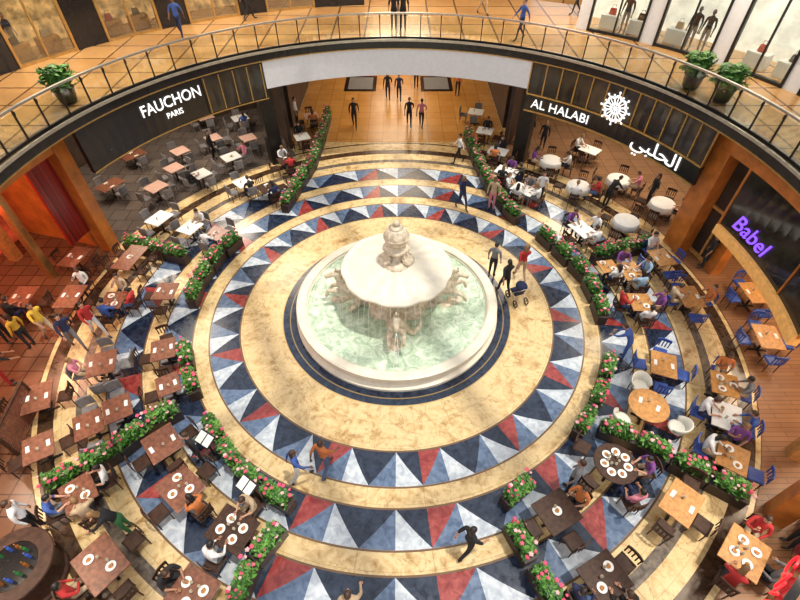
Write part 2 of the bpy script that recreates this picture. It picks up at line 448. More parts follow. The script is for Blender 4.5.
# right-hand glass fascia with sign band
ro = pol(12.1, 38, 4.6)
root = obj('glass_fascia', None, ro, 0, 'dark reflective glass fascia with brass mullions', 'facade')
obj('glass', MB().sector(12.06, 12.14, 17, 59, 4.0, 5.42, org=ro).mesh('g', M_dglass), parent=root)
obj('sign_band', MB().sector(12.02, 12.2, 17, 59, 3.2, 4.0, org=ro).mesh('g', M_black), parent=root)
rl = MB().sector(11.98, 12.04, 17, 59, 0, .07, org=(ro[0], ro[1], 0)).mesh('g', M_gold)
for zz in (3.97, 3.18): obj('rail', rl, (0, 0, zz-ro[2]), parent=root)
mu = MB().box(0, 0, 4.7-ro[2], .08, .05, 1.4).mesh('mullion', M_gold)
for i in range(13):
    a = 17+42*i/12; p = pol(12.03, a, 0)
    obj('mullion', mu, (p[0]-ro[0], p[1]-ro[1], 0), radians(a), parent=root)
AR = '\uFEF2\uFE92\uFEE0\uFEA4\uFEDF\uFE8D'
sign([('lettering', 'AL HALABI', .58, 50.5, 11.97, 3.6, M_letter, 1.05), ('lettering', AR, .8, 27, 11.97, 3.6, M_letter, 1.25)],
     'white shop lettering in Latin and Arabic on dark band')
# rosette emblem
mb = MB()
def ringpts(cx, cy, r, n=20): return [(cx+r*cos(2*pi*i/n), cy+r*sin(2*pi*i/n), 0) for i in range(n+1)]
for k in range(8):
    a = 2*pi*k/8
    mb.tube(ringpts(.34*cos(a), .34*sin(a), .15, 12), .022, 4)
    mb.tube([(0, 0, 0), (.58*cos(a), .58*sin(a), 0)], .022, 4)
    mb.tube([(.36*cos(a+.39), .36*sin(a+.39), 0), (.5*cos(a), .5*sin(a), 0), (.36*cos(a-.39), .36*sin(a-.39), 0)], .022, 4)
    mb.ell((.6*cos(a), .6*sin(a), 0), (.05, .05, .03), 8, 4)
    mb.ell((.5*cos(a+.39), .5*sin(a+.39), 0), (.045, .045, .03), 8, 4)
mb.tube(ringpts(0, 0, .17, 16), .025, 4)
mb.v = [(v[0]*1.12, v[1]*1.12, v[2]) for v in mb.v]
me, loc = bend(mb.mesh('emblem', M_letter), 38.6, 11.96, 4.5, M_letter)
obj('emblem_sign', me, loc, 0, 'white lattice rosette emblem on dark glass fascia', 'sign')

# right cafe sign on dark glazing with amber beam
so_ = pol(12.55, 2, 2.8)
sb = obj('shop_sign', None, so_, 0, 'purple glowing script on dark glazing above an amber beam', 'sign')
obj('glazing', MB().sector(12.55, 12.62, -16, 10, 2.4, 4.7, org=so_).mesh('glazing', M_dglass), parent=sb)
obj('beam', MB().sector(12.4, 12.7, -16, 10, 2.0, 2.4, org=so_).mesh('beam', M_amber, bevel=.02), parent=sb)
me, loc = bend(text_raw('Babel', .85, font_shear=.3), 3.4, 12.5, 2.95, M_purple)
obj('lettering', me, Vector(loc)-Vector(so_), 0, parent=sb, label='purple script lettering')
mu2 = MB().box(0, 0, .72, .07, .06, 2.35).mesh('mullion', M_orange)
for a in (-16, -7.5, 10): p = pol(12.54, a, 0); obj('mullion', mu2, (p[0]-so_[0], p[1]-so_[1], 0), radians(a), parent=sb)
# bottom right red sign
lo_ = pol(12.6, -54, 2.9)
sg = obj('shop_sign', None, lo_, 0, 'black curved signboard with glowing red letters', 'sign')
obj('board', MB().sector(12.6, 12.75, -64, -47, 2.45, 3.3, org=lo_).mesh('board', M_black), parent=sg)
me, loc = bend(text_raw('CAVA', .6), -53.2, 12.55, 2.88, M_redl)
obj('lettering', me, Vector(loc)-Vector(lo_), 0, parent=sg)

# ------------------------------------------------------------------ skin-figure helper
def skin(verts, edges, rad, root=0, sub=1):
    me = bpy.data.meshes.new('sk'); me.from_pydata(verts, edges, [])
    o = bpy.data.objects.new('sk', me); link(o)
    md = o.modifiers.new('s', 'SKIN'); md.use_smooth_shade = True
    sv = me.skin_vertices[0].data
    for i, r in enumerate(rad):
        sv[i].radius = r if isinstance(r, tuple) else (r, r); sv[i].use_root = (i == root)
    if sub:
        sd = o.modifiers.new('u', 'SUBSURF'); sd.levels = sub; sd.render_levels = sub
    dg = bpy.context.evaluated_depsgraph_get(); dg.update()
    r = bpy.data.meshes.new_from_object(o.evaluated_get(dg))
    bpy.data.objects.remove(o); bpy.data.meshes.remove(me)
    return r
def to_mb(me, mb, mt=0, tagf=None):
    vs = [tuple(v.co) for v in me.vertices]; o = len(mb.v); mb.v += vs
    for p in me.polygons:
        mb.f.append([i+o for i in p.vertices]); mb.m.append(tagf(p.center) if tagf else mt)
    return mb

# ------------------------------------------------------------------ FOUNTAIN
FT = obj('fountain', None, (0, 0, 0), 0, 'carved cream marble fountain with round pool, scalloped bowl and ball finial', 'fountain')
prof = [(3.82, 0), (3.82, .1), (3.74, .14), (3.68, .2), (3.66, .42), (3.71, .48), (3.76, .52), (3.76, .59), (3.70, .62), (3.46, .62), (3.40, .59), (3.40, .5), (3.36, .48), (3.34, .08), (3.5, .02)]
obj('basin', MB().torus_lathe(prof, 128).mesh('basin', M_cream), parent=FT)
obj('water', MB().lathe([(0, .1), (3.38, .1), (3.38, .44), (2, .44), (1, .44), (0, .44)], 96).mesh('water', M_water), parent=FT)
mb = MB().lathe([(1.25, .1), (1.2, .6), (.95, .75), (.6, .95), (.5, 1.3), (.62, 1.6), (1.0, 1.85), (1.2, 1.95)], 32, fn=lambda r, z, a: (r*(1+.07*cos(8*a)), z))
obj('pedestal', mb.mesh('ped', M_cream2, True), parent=FT)
def lob(r, z, a):
    t = r/1.95
    k = 1+.03*t*abs(cos(4*a))
    return (r*k, z+.03*t*cos(16*a)*(1 if t < .97 else .4))
prof = [(.5, 1.82), (1.1, 1.88), (1.6, 1.98), (1.86, 2.06), (1.93, 2.1), (1.93, 2.17), (1.86, 2.2), (1.78, 2.16), (1.6, 2.22), (1.2, 2.33), (.8, 2.42), (.45, 2.46), (0, 2.46)]
obj('bowl', MB().lathe(prof, 128, fn=lob).mesh('bowl', M_cream, True), parent=FT)
mb = MB().lathe([(.62, 2.38), (.6, 2.5), (.5, 2.55), (.34, 2.62), (.28, 2.8), (.33, 2.92), (.46, 2.98), (.44, 3.06), (.26, 3.1), (.2, 3.16), (.22, 3.2)], 32, fn=lambda r, z, a: (r*(1+.06*cos(4*a)), z))
obj('pedestal', mb.mesh('ped2', M_cream2, True), parent=FT)
mb = MB().ell((0, 0, 3.5), (.43, .43, .41), 28, 16)
mb.lathe([(.22, 3.84), (.24, 3.88), (.15, 3.92), (.09, 3.96), (.12, 4.0), (.10, 4.07), (.04, 4.12), (.0, 4.15)], 20).torus_lathe([(.41, 3.47), (.445, 3.49), (.445, 3.52), (.41, 3.54)], 28)
obj('finial', mb.mesh('finial', M_cream2, True), parent=FT)
# dolphins on the upper pedestal
vs = [(.30, 0, 2.62), (.48, 0, 2.66), (.62, 0, 2.58), (.40, 0, 2.8), (.36, 0, 2.98), (.5, .06, 3.1)]
dol = skin(vs, [(0, 1), (1, 2), (0, 3), (3, 4), (4, 5)], [.11, .13, .05, .09, .06, .03], 0, 2)
dol.materials.append(M_cream2)
for k in range(4): obj('dolphin', dol, (0, 0, 0), pi/2*k+pi/4, parent=FT, label='small carved dolphin')
# seahorse groups
J = [(.9, 0, .55), (1.35, 0, .85), (1.8, 0, 1.15), (2.05, 0, 1.5), (2.2, 0, 1.82), (2.42, 0, 1.74), (2.6, 0, 1.6),
     (2.1, .2, 1.1), (2.5, .26, 1.2), (2.62, .24, .85), (2.1, -.2, 1.1), (2.45, -.26, .95), (2.6, -.24, .6),
     (1.5, .35, .5), (1.75, .62, .55), (1.6, .85, .85), (1.5, .8, 1.05)]
E = [(0, 1), (1, 2), (2, 3), (3, 4), (4, 5), (5, 6), (2, 7), (7, 8), (8, 9), (2, 10), (10, 11), (11, 12), (1, 13), (13, 14), (14, 15), (15, 16)]
Rr = [.22, .28, (.29, .26), .18, .14, .11, .07, .12, .08, .055, .12, .08, .055, .14, .10, .07, (.12, .03)]
hs = skin(J, E, Rr, 2, 2)
mb = to_mb(hs, MB())
for i in range(6):  # mane
    t = i/5; mb.ell((1.78+.32*t, 0, 1.42+.5*t), (.12, .05, .1), 8, 5)
mb.ell((2.2, .07, 1.98), (.03, .02, .07), 6, 4).ell((2.2, -.07, 1.98), (.03, .02, .07), 6, 4)
hs2 = mb.mesh('seahorse', M_cream2, True)
rr = random.Random(3)
rk = MB()
for i in range(5):
    rk.ell((1.6+rr.uniform(-.5, .6), rr.uniform(-.25, .25), .40), (rr.uniform(.2, .35), rr.uniform(.15, .28), rr.uniform(.10, .22)), 9, 6)
rk2 = rk.mesh('rock', M_cream2)
for k in range(4):
    a = pi/2*k+pi/2
    obj('seahorse_sculpture', hs2, (0, 0, 0), a, parent=FT, label='carved rearing seahorse')
    obj('rock_base', rk2, (0, 0, 0), a, parent=FT)
# falling streams
mb = MB()
for i in range(44):
    a = 2*pi*i/44+rr.uniform(-.05, .05); r0 = 1.95
    pts = [((r0+.25*sqrt(t))*cos(a), (r0+.25*sqrt(t))*sin(a), 2.12-1.68*t) for t in (0, .15, .4, .7, 1)]
    mb.tube(pts, [.006, .005, .004, .004, .004], 4)
for k in range(4):      # jets from the seahorse mouths
    a = pi/2*k+pi/2
    for s in (-.03, .03):
        pts = [((2.62+.55*t)*cos(a+s*t), (2.62+.55*t)*sin(a+s*t), 1.6+.25*t-1.4*t*t) for t in (0, .2, .4, .6, .8, 1)]
        mb.tube(pts, [.012, .012, .011, .01, .01, .012], 5)
o = obj('water_streams', mb.mesh('streams', M_stream), parent=FT, kind='stuff')
mb = MB()
for i in range(34):   # arcs of foam on the pool
    a0 = rr.uniform(0, 2*pi); r = rr.uniform(2.2, 3.1); L = rr.uniform(.1, .35)
    mb.tube([((r+.06*sin(3*k))*cos(a0+L*k/5), (r+.06*sin(3*k))*sin(a0+L*k/5), .443) for k in range(6)], [.003, .008, .012, .012, .007, .003], 4)
obj('foam', mb.mesh('foam', M_stream), parent=FT, kind='stuff')

# ------------------------------------------------------------------ PLANTERS
def foliage(lx, ly, z0, z1, n, leaf=.07, seed=1):
    r = random.Random(seed); mb = MB()
    for i in range(n):
        z = z0+(z1-z0)*r.random()**.7; k = 1.08-.3*((z-z0)/(z1-z0))
        x = r.uniform(-1, 1)*lx*k; y = r.uniform(-1, 1)*ly*k
        a = r.uniform(0, 2*pi); t = r.uniform(-.6, .9); s = leaf*r.uniform(.6, 1.3)
        d = Vector((cos(a)*cos(t), sin(a)*cos(t), sin(t))); w = Vector((-sin(a), cos(a), r.uniform(-.4, .4)))
        c = Vector((x, y, z))
        mb.add([c-d*s, c+w*s*.45, c+d*s, c-w*s*.45], [(0, 1, 2, 3)], 0 if r.random() < .55 else 1)
    mb.ell((0, 0, (z0+z1)/2-.05), (lx*.85, ly*.8, (z1-z0)/2), 12, 6, 0)
    return mb
PL = []
for sd in (1, 2, 3, 4):
    fo = foliage(.44, .2, .42, .87, 400, .08, sd).mesh('foliage', [M_leaf, M_leaf2])
    r = random.Random(sd+20); mb = MB()
    for i in range(16):
        c = (r.uniform(-.46, .46), r.uniform(-.21, .21), r.uniform(.74, .95)); s = r.uniform(.03, .052)
        mt = 0 if r.random() < .6 else 1
        mb.ell(c, (s, s, s*.6), 6, 4, mt)
        for k in range(5):
            a = 2*pi*k/5; mb.ell((c[0]+s*.8*cos(a), c[1]+s*.8*sin(a), c[2]), (s*.5, s*.5, s*.3), 5, 3, mt)
    PL.append((fo, mb.mesh('flowers', [M_pink, M_petal])))
pbx = MB().box(0, 0, .22, .98, .36, .44, top=1.0).box(0, 0, .43, 1.0, .4, .05).mesh('planter_box', M_box, bevel=.01)
HEDGES = [
 [(328, 108), (322, 130), (312, 158), (296, 182), (283, 202)],
 [(122, 238), (150, 244), (185, 252)],
 [(238, 232), (215, 252), (198, 275), (188, 298)],
 [(182, 338), (186, 368), (193, 392)],
 [(176, 404), (150, 418), (110, 448), (75, 468), (40, 486)],
 [(205, 415), (235, 462), (262, 485), (290, 502)],
 [(280, 522), (262, 545), (245, 572), (232, 605)],
 [(467, 128), (476, 152), (490, 180), (508, 204), (520, 214)],
 [(540, 226), (562, 246), (585, 268), (598, 292), (606, 315)],
 [(595, 252), (620, 246), (655, 238)],
 [(612, 352), (606, 376), (596, 402), (578, 432)],
 [(602, 422), (640, 436), (680, 458), (720, 478), (755, 496)],
 [(530, 478), (508, 497)], [(510, 518), (530, 552), (548, 585), (558, 610)]]
cnt = 0
OCC_PL = []
for H in HEDGES:
    pts = [P(x, y, .65) for x, y in H]
    segs = []; L = 0
    for a, b in zip(pts, pts[1:]):
        l = (b-a).length; segs.append((L, L+l, a, b)); L += l
    n = max(1, round(L/1.04)); st = L/n
    for i in range(n):
        s = (i+.5)*st
        for (l0, l1, a, b) in segs:
            if l0 <= s <= l1+1e-6:
                p = a.lerp(b, (s-l0)/(l1-l0)); d = b-a; break
        fo, fl = PL[cnt % 4]; cnt += 1
        dn = d.normalized()
        OCC_PL += [(p.x-dn.x*.3, p.y-dn.y*.3), (p.x+dn.x*.3, p.y+dn.y*.3)]
        thing('flower_planter', [('planter_box', pbx), ('foliage', fo), ('flowers', fl)], (p.x, p.y, 0), atan2(d.y, d.x),
              'dark planter box of green foliage and pink flowers', 'planter', 'terrace flower planters')
for o in bpy.data.objects:
    if o.name.startswith(('foliage', 'flowers')): o['kind'] = 'stuff'
# potted shrubs on gallery
pot = MB().lathe([(.22, 0), (.3, .1), (.36, .5), (.4, .55), (.36, .57), (.3, .5), (0, .5)], 20).mesh('pot', M_dark, True)
shr = foliage(.48, .48, .55, 1.25, 420, .15, 5).mesh('foliage', [M_leaf, M_leaf2])
for (R, a) in ((13.2, 157.5), (13.1, 29), (13.1, 23)):
    thing('potted_shrub', [('pot', pot), ('foliage', shr)], pol(R, a, 5.8), 0, 'leafy green shrub in a dark round pot by the balustrade', 'potted plant', 'gallery potted shrubs')

# ------------------------------------------------------------------ FURNITURE
def leg_mesh(h, r=.02): return MB().tube([(0, 0, 0), (0, 0, h*.5), (0, 0, h)], [r*.7, r*.9, r], 6).mesh('leg', M_darkwood)
seat = MB().box(0, 0, .45, .44, .43, .05).box(0, .01, .485, .40, .38, .03).mesh('seat', M_darkwood, bevel=.012)
mb = MB()
for i in range(5):
    a = (i-2)*.25; mb.box(.42*sin(a)*.95, -.26+.42*(1-cos(a))*.6, .70, .035, .02, .34)
def curved(z, h, t=.03):
    m_ = MB(); vs = []; fs = []
    n = 8
    for i in range(n+1):
        a = -.58+1.16*i/n; x = .40*sin(a); y = -.27+.40*(1-cos(a))*.6
        for dy, dz in ((0, 0), (t, 0), (t, h), (0, h)): vs.append((x, y+dy, z+dz))
    for i in range(n):
        for k in range(4): fs.append((i*4+k, i*4+(k+1) % 4, i*4+4+(k+1) % 4, i*4+4+k))
    fs += [(3, 2, 1, 0), (n*4, n*4+1, n*4+2, n*4+3)]
    return m_.add(vs, fs)
c1 = curved(.80, .11); mb.add(c1.v, c1.f)
backr = mb.mesh('backrest', M_darkwood)
c1 = curved(.52, .38, .045); backp = c1.mesh('backrest', M_greych)
leg = leg_mesh(.44)
LEGS = [('leg', leg, (sx*.18, sy*.18, 0)) for sx in (-1, 1) for sy in (-1, 1)]
CH_slat = [('seat', seat), ('backrest', backr)]+LEGS
CH_pad = [('seat', seat), ('backrest', backp)]+LEGS
# tub chair
mb = MB(); n = 16; vs = []; fs = []
for i in range(n+1):
    a = radians(180+(-20+220*i/n)); 
    t = abs(i-n/2)/(n/2); top = .82-.2*t**2
    for (r, z) in ((.25, .42), (.30, .6), (.33, top), (.29, top), (.26, .6), (.21, .46)): vs.append((r*cos(a), r*sin(a), z))
for i in range(n):
    for k in range(6): fs.append((i*6+k, i*6+(k+1) % 6, i*6+6+(k+1) % 6, i*6+6+k))
fs += [tuple(range(6)), tuple(n*6+k for k in reversed(range(6)))]
tubb = MB().add(vs, fs).mesh('backrest', M_whitesh, True)
tubs = MB().lathe([(0, .4), (.22, .4), (.27, .44), (.27, .48), (.2, .5), (0, .49)], 20).mesh('seat', M_whitesh, True)
CH_tub = [('seat', tubs), ('backrest', tubb)]+LEGS
# joined meshes for tiny far chairs
def joined(parts, mt):
    mb = MB()
    for p in parts:
        off = p[2] if len(p) > 2 else (0, 0, 0)
        o = len(mb.v); mb.v += [(v.co.x+off[0], v.co.y+off[1], v.co.z+off[2]) for v in p[1].vertices]
        for f in p[1].polygons: mb.f.append([i+o for i in f.vertices]); mb.m.append(0)
    return mb.mesh('chair', mt)
far_pad = joined(CH_pad, M_greych); far_slat = joined(CH_slat, M_darkwood)

def tabletop(w, d, m_): return MB().box(0, 0, .735, w, d, .04).mesh('table_top', m_, bevel=.012)
ped = MB().lathe([(.05, .05), (.04, .3), (.04, .68), (.12, .715)], 12).mesh('pedestal', M_dark)
base = MB().box(0, 0, .02, .6, .07, .04).box(0, 0, .021, .07, .6, .04).lathe([(.09, .0), (.08, .06), (.05, .08)], 12).mesh('base', M_dark, bevel=.005)
roundtop = MB().lathe([(0, .71), (.58, .71), (.6, .725), (.6, .745), (.58, .755), (0, .755)], 32)
clothtop = MB().lathe([(0, .74), (.5, .70), (.56, .45), (.585, .45), (.545, .735), (.52, .755), (0, .755)], 40, fn=lambda r, z, a: (r*(1+(.05*cos(8*a) if z < .6 else 0)), z)).mesh('tablecloth', M_linen, True)
_tt = {}
def top_mesh(w, d, m_):
    k = (w, d, m_.name)
    if k not in _tt: _tt[k] = tabletop(w, d, m_)
    return _tt[k]
rt_d = roundtop.mesh('table_top', M_wood, False); rt_r = roundtop.mesh('table_top', M_darkwood, False)
plate = MB().lathe([(0, .0), (.07, .0), (.12, .018), (.125, .022), (.12, .024), (.07, .008), (0, .008)], 16).mesh('plate', M_china, True)
foodm = MB().ell((0, 0, .02), (.065, .055, .025), 8, 5).ell((.03, .03, .03), (.03, .03, .02), 6, 4).mesh('food', M_food)
glassm = MB().lathe([(.025, 0), (.03, .05), (.036, .12), (.033, .12), (.027, .05), (0, .02)], 10).mesh('tumbler', M_tumbler, True)
napm = MB().box(0, 0, .005, .22, .10, .01).box(0, .0, .012, .18, .05, .006).mesh('napkin', M_linen, bevel=.003)

# ------------------------------------------------------------------ PEOPLE
SK = [mat('skin_light', (.50, .27, .18), .5, var=.05), mat('skin_tan', (.34, .17, .10), .5, var=.05), mat('skin_brown', (.16, .08, .045), .5, var=.05)]
HA = [mat('hair_black', (.010, .008, .007), .5), mat('hair_brown', (.045, .022, .012), .5), mat('hair_fair', (.22, .12, .05), .5)]
def cl(n, c): return mat('cloth_'+n, c, .85, var=.12, scale=12)
CL = dict(black=cl('black', (.012, .012, .015)), white=cl('white', (.66, .66, .66)), red=cl('red', (.42, .025, .025)), blue=cl('blue', (.04, .09, .32)),
          navy=cl('navy', (.015, .022, .07)), yellow=cl('yellow', (.60, .38, .04)), green=cl('green', (.04, .18, .06)), grey=cl('grey', (.17, .17, .18)),
          beige=cl('beige', (.42, .31, .20)), pink=cl('pink', (.52, .18, .24)), orange=cl('orange', (.48, .15, .04)), denim=cl('denim', (.06, .10, .20)),
          sky=cl('sky', (.26, .40, .54)), purple=cl('purple', (.16, .05, .22)))
M_eye = mat('eye_dark', (.02, .015, .01), .3); M_lip = mat('lips', (.45, .12, .1), .5)
M_shoe = mat('shoe_leather', (.03, .02, .018), .4)

def person_mesh(J, name):
    names = ['pelvis', 'waist', 'chest', 'neck', 'nhead', 'hipL', 'kneeL', 'ankL', 'toeL', 'hipR', 'kneeR', 'ankR', 'toeR', 'shL', 'elL', 'wrL', 'paL', 'shR', 'elR', 'wrR', 'paR']
    R = dict(pelvis=(.15, .115), waist=(.125, .095), chest=(.15, .11), neck=(.065, .065), nhead=(.05, .05), hip=(.088, .095), knee=(.058, .06), ank=(.038, .042), toe=(.04, .028),
             sh=(.062, .065), el=(.042, .042), wr=(.028, .026), pa=(.038, .018))
    vs = [J[n] for n in names]; ix = {n: i for i, n in enumerate(names)}
    ed = [('pelvis', 'waist', 1), ('waist', 'chest', 1), ('chest', 'neck', 1), ('neck', 'nhead', 0)]
    for s in 'LR':
        ed += [('pelvis', 'hip'+s, 2), ('hip'+s, 'knee'+s, 2), ('knee'+s, 'ank'+s, 2), ('ank'+s, 'toe'+s, 3),
               ('chest', 'sh'+s, 1), ('sh'+s, 'el'+s, 1), ('el'+s, 'wr'+s, 5), ('wr'+s, 'pa'+s, 0)]
    rad = [R[n] if n in R else R[n[:-1]] for n in names]
    me = skin(vs, [(ix[a], ix[b]) for a, b, _ in ed], rad, 0, 1)
    segs = [(Vector(J[a]), Vector(J[b]), t) for a, b, t in ed]
    def tag(c):
        best = 9; bt = 0
        for a, b, t in segs:
            ab = b-a; k = max(0, min(1, (c-a).dot(ab)/ab.length_squared)); d = (c-(a+ab*k)).length
            if t in (0, 3, 5): d *= 1.15
            if d < best: best = d; bt = t
        return bt
    mb = to_mb(me, MB(), tagf=tag)
    # hands : five fingers each
    for s, sg in (('L', -1), ('R', 1)):
        w = Vector(J['wr'+s]); p = Vector(J['pa'+s]); d = (p-w).normalized()
        side = d.cross(Vector((0, 1, 0)) if abs(d.y) < .7 else Vector((0, 0, 1))).normalized()
        cur = side.cross(d).normalized()
        for k, L in enumerate((.060, .078, .082, .074)):
            o = p+side*(.0165*(k-1.5))
            mb.tube([o, o+d*L*.5-cur*.004, o+d*L*.85-cur*.022, o+d*L-cur*.035], [.0095, .009, .0085, .006], 5, 0)
        o = w.lerp(p, .5)
        mb.tube([o+side*.02, o+side*.05+d*.03, o+side*.055+d*.07], [.012, .011, .008], 5, 0)
    # head
    H = Vector(J['head']); F_ = Vector(J.get('face', (0, 1, 0))).normalized(); U = Vector((0, 0, 1)); S = F_.cross(U).normalized(); U2 = S.cross(F_)
    Mx = Matrix((S, F_, U2)).transposed()
    hb = MB()
    def shape(v):
        z = v.z; k = 1-.22*max(0, -z)**1.5
        return Vector((v.x*k, v.y*(k+.03)+(.12 if v.y > 0 and z < -.3 else 0)*abs(v.y), z))
    hb.ell((0, 0, 0), (.074, .095, .115), 16, 12, 0, shape)
    hb.ell((0, .1, -.012), (.012, .018, .022), 6, 5, 0)
    for sx in (-1, 1):
        hb.ell((sx*.03, .083, .012), (.011, .008, .007), 6, 4, 4)
        hb.ell((sx*.076, -.005, -.005), (.01, .02, .03), 6, 5, 0)
    hb.ell((0, .091, -.05), (.024, .008, .007), 6, 4, 6)
    hb.v = [tuple(Mx @ Vector(v)+H) for v in hb.v]
    o = len(mb.v); mb.v += hb.v; mb.f += [[i+o for i in f] for f in hb.f]; mb.m += hb.m
    body = mb.mesh(name, [SK[0], CL['white'], CL['navy'], M_shoe, M_eye, SK[0], M_lip], True)
    def hairm(long):
        h = MB()
        def cap(v):
            front = v.y
            if v.z < .15 and front > .1: return Vector((v.x*.8, v.y*.6, v.z*.5))
            return Vector((v.x, v.y, max(v.z, -.55)))
        h.ell((0, -.012, .018), (.084, .1, .115), 14, 10, 0, cap)
        if long:
            h.ell((0, -.07, -.09), (.085, .045, .17), 12, 8)
        h.v = [tuple(Mx @ Vector(v)+H) for v in h.v]
        return h.mesh('hair', HA[0], True)
    return body, hairm(False), hairm(True)

def base_J():
    J = dict(pelvis=(0, 0, .95), waist=(0, .01, 1.12), chest=(0, 0, 1.32), neck=(0, -.01, 1.46), nhead=(0, .005, 1.53), head=(0, .02, 1.62))
    for s, g in (('L', -1), ('R', 1)):
        J.update({'hip'+s: (g*.09, 0, .88), 'knee'+s: (g*.1, .015, .49), 'ank'+s: (g*.1, -.02, .08), 'toe'+s: (g*.12, .15, .03),
                  'sh'+s: (g*.19, -.01, 1.39), 'el'+s: (g*.25, -.02, 1.12), 'wr'+s: (g*.26, .07, .88), 'pa'+s: (g*.26, .09, .80)})
    return J
T = {}
J_ = base_J(); T['stand'] = person_mesh(J_, 'person_standing')
J_ = base_J(); J_.update(kneeL=(-.1, .18, .50), ankL=(-.1, .25, .075), toeL=(-.11, .42, .025), kneeR=(.1, -.05, .48), ankR=(.1, -.32, .12), toeR=(.11, -.2, .022),
    elR=(.25, .14, 1.15), wrR=(.22, .32, 1.0), paR=(.21, .38, .96), elL=(-.25, -.16, 1.15), wrL=(-.26, -.22, .92), paL=(-.26, -.22, .84))
T['walk'] = person_mesh(J_, 'person_walking')
J_ = base_J(); J_.update(waist=(0, .06, 1.10), chest=(0, .2, 1.24), neck=(0, .29, 1.35), nhead=(0, .33, 1.40), head=(0, .38, 1.47), face=(0, 1, -.5),
    shL=(-.19, .24, 1.29), shR=(.19, .24, 1.29), elL=(-.22, .42, 1.1), wrL=(-.16, .6, 1.0), paL=(-.15, .67, .97), elR=(.24, .4, 1.08), wrR=(.2, .58, .94), paR=(.19, .64, .9))
T['reach'] = person_mesh(J_, 'person_leaning')
def sitJ(lean=0.0, up=False):
    J = dict(pelvis=(0, -.02, .60), waist=(0, -.02+lean*.3, .76), chest=(0, -.03+lean, .96), neck=(0, -.02+lean*1.5, 1.10), nhead=(0, 0+lean*1.7, 1.17), head=(0, .03+lean*1.9, 1.25), face=(0, 1, -.25))
    for s, g in (('L', -1), ('R', 1)):
        J.update({'hip'+s: (g*.1, .03, .57), 'knee'+s: (g*.13, .44, .56), 'ank'+s: (g*.13, .42, .10), 'toe'+s: (g*.14, .58, .035),
                  'sh'+s: (g*.19, -.03+lean, 1.03), 'el'+s: (g*.25, .10+lean, .82), 'wr'+s: (g*.14, .36, .80), 'pa'+s: (g*.11, .44, .795)})
    return J
T['sit'] = person_mesh(sitJ(.08), 'person_seated')
J_ = sitJ(-.03); J_.update(elR=(.25, .14, .84), wrR=(.12, .28, 1.0), paR=(.09, .27, 1.08), face=(-.4, 1, -.1), elL=(-.25, .02, .8), wrL=(-.12, .22, .69), paL=(-.08, .29, .68))
T['sit2'] = person_mesh(J_, 'person_seated_back')
PR = random.Random(11)
def person(pose, loc, rot, top='white', bot='navy', hair=None, long_=None, sleeve=None, skin_=None, doing=None, group=None, scale=None):
    body, hs_, hl_ = T[pose]
    sk = SK[skin_ if skin_ is not None else PR.choice([0, 0, 1, 1, 2])]
    sl = CL[top] if (sleeve if sleeve is not None else PR.random() < .5) else sk
    p = dict(stand='standing', walk='walking', reach='bending forward', sit='seated at a table', sit2='sitting back in a chair')[pose]
    lb = 'person %s in %s top and %s trousers' % (doing or p, top, bot)
    o = obj('person', body, loc, rot, lb, 'person', group, mt=[sk, CL[top], CL[bot], M_shoe, M_eye, sl, M_lip], scale=scale or PR.uniform(.96, 1.05))
    lg = long_ if long_ is not None else PR.random() < .4
    obj('hair', hl_ if lg else hs_, parent=o, mt=HA[hair if hair is not None else PR.choice([0, 0, 1, 1, 2])])
    return o
TOPS = ['white', 'black', 'red', 'blue', 'navy', 'grey', 'beige', 'pink', 'sky', 'white', 'white', 'black', 'orange', 'purple', 'white', 'black']
BOTS = ['navy', 'black', 'denim', 'grey', 'beige', 'black']

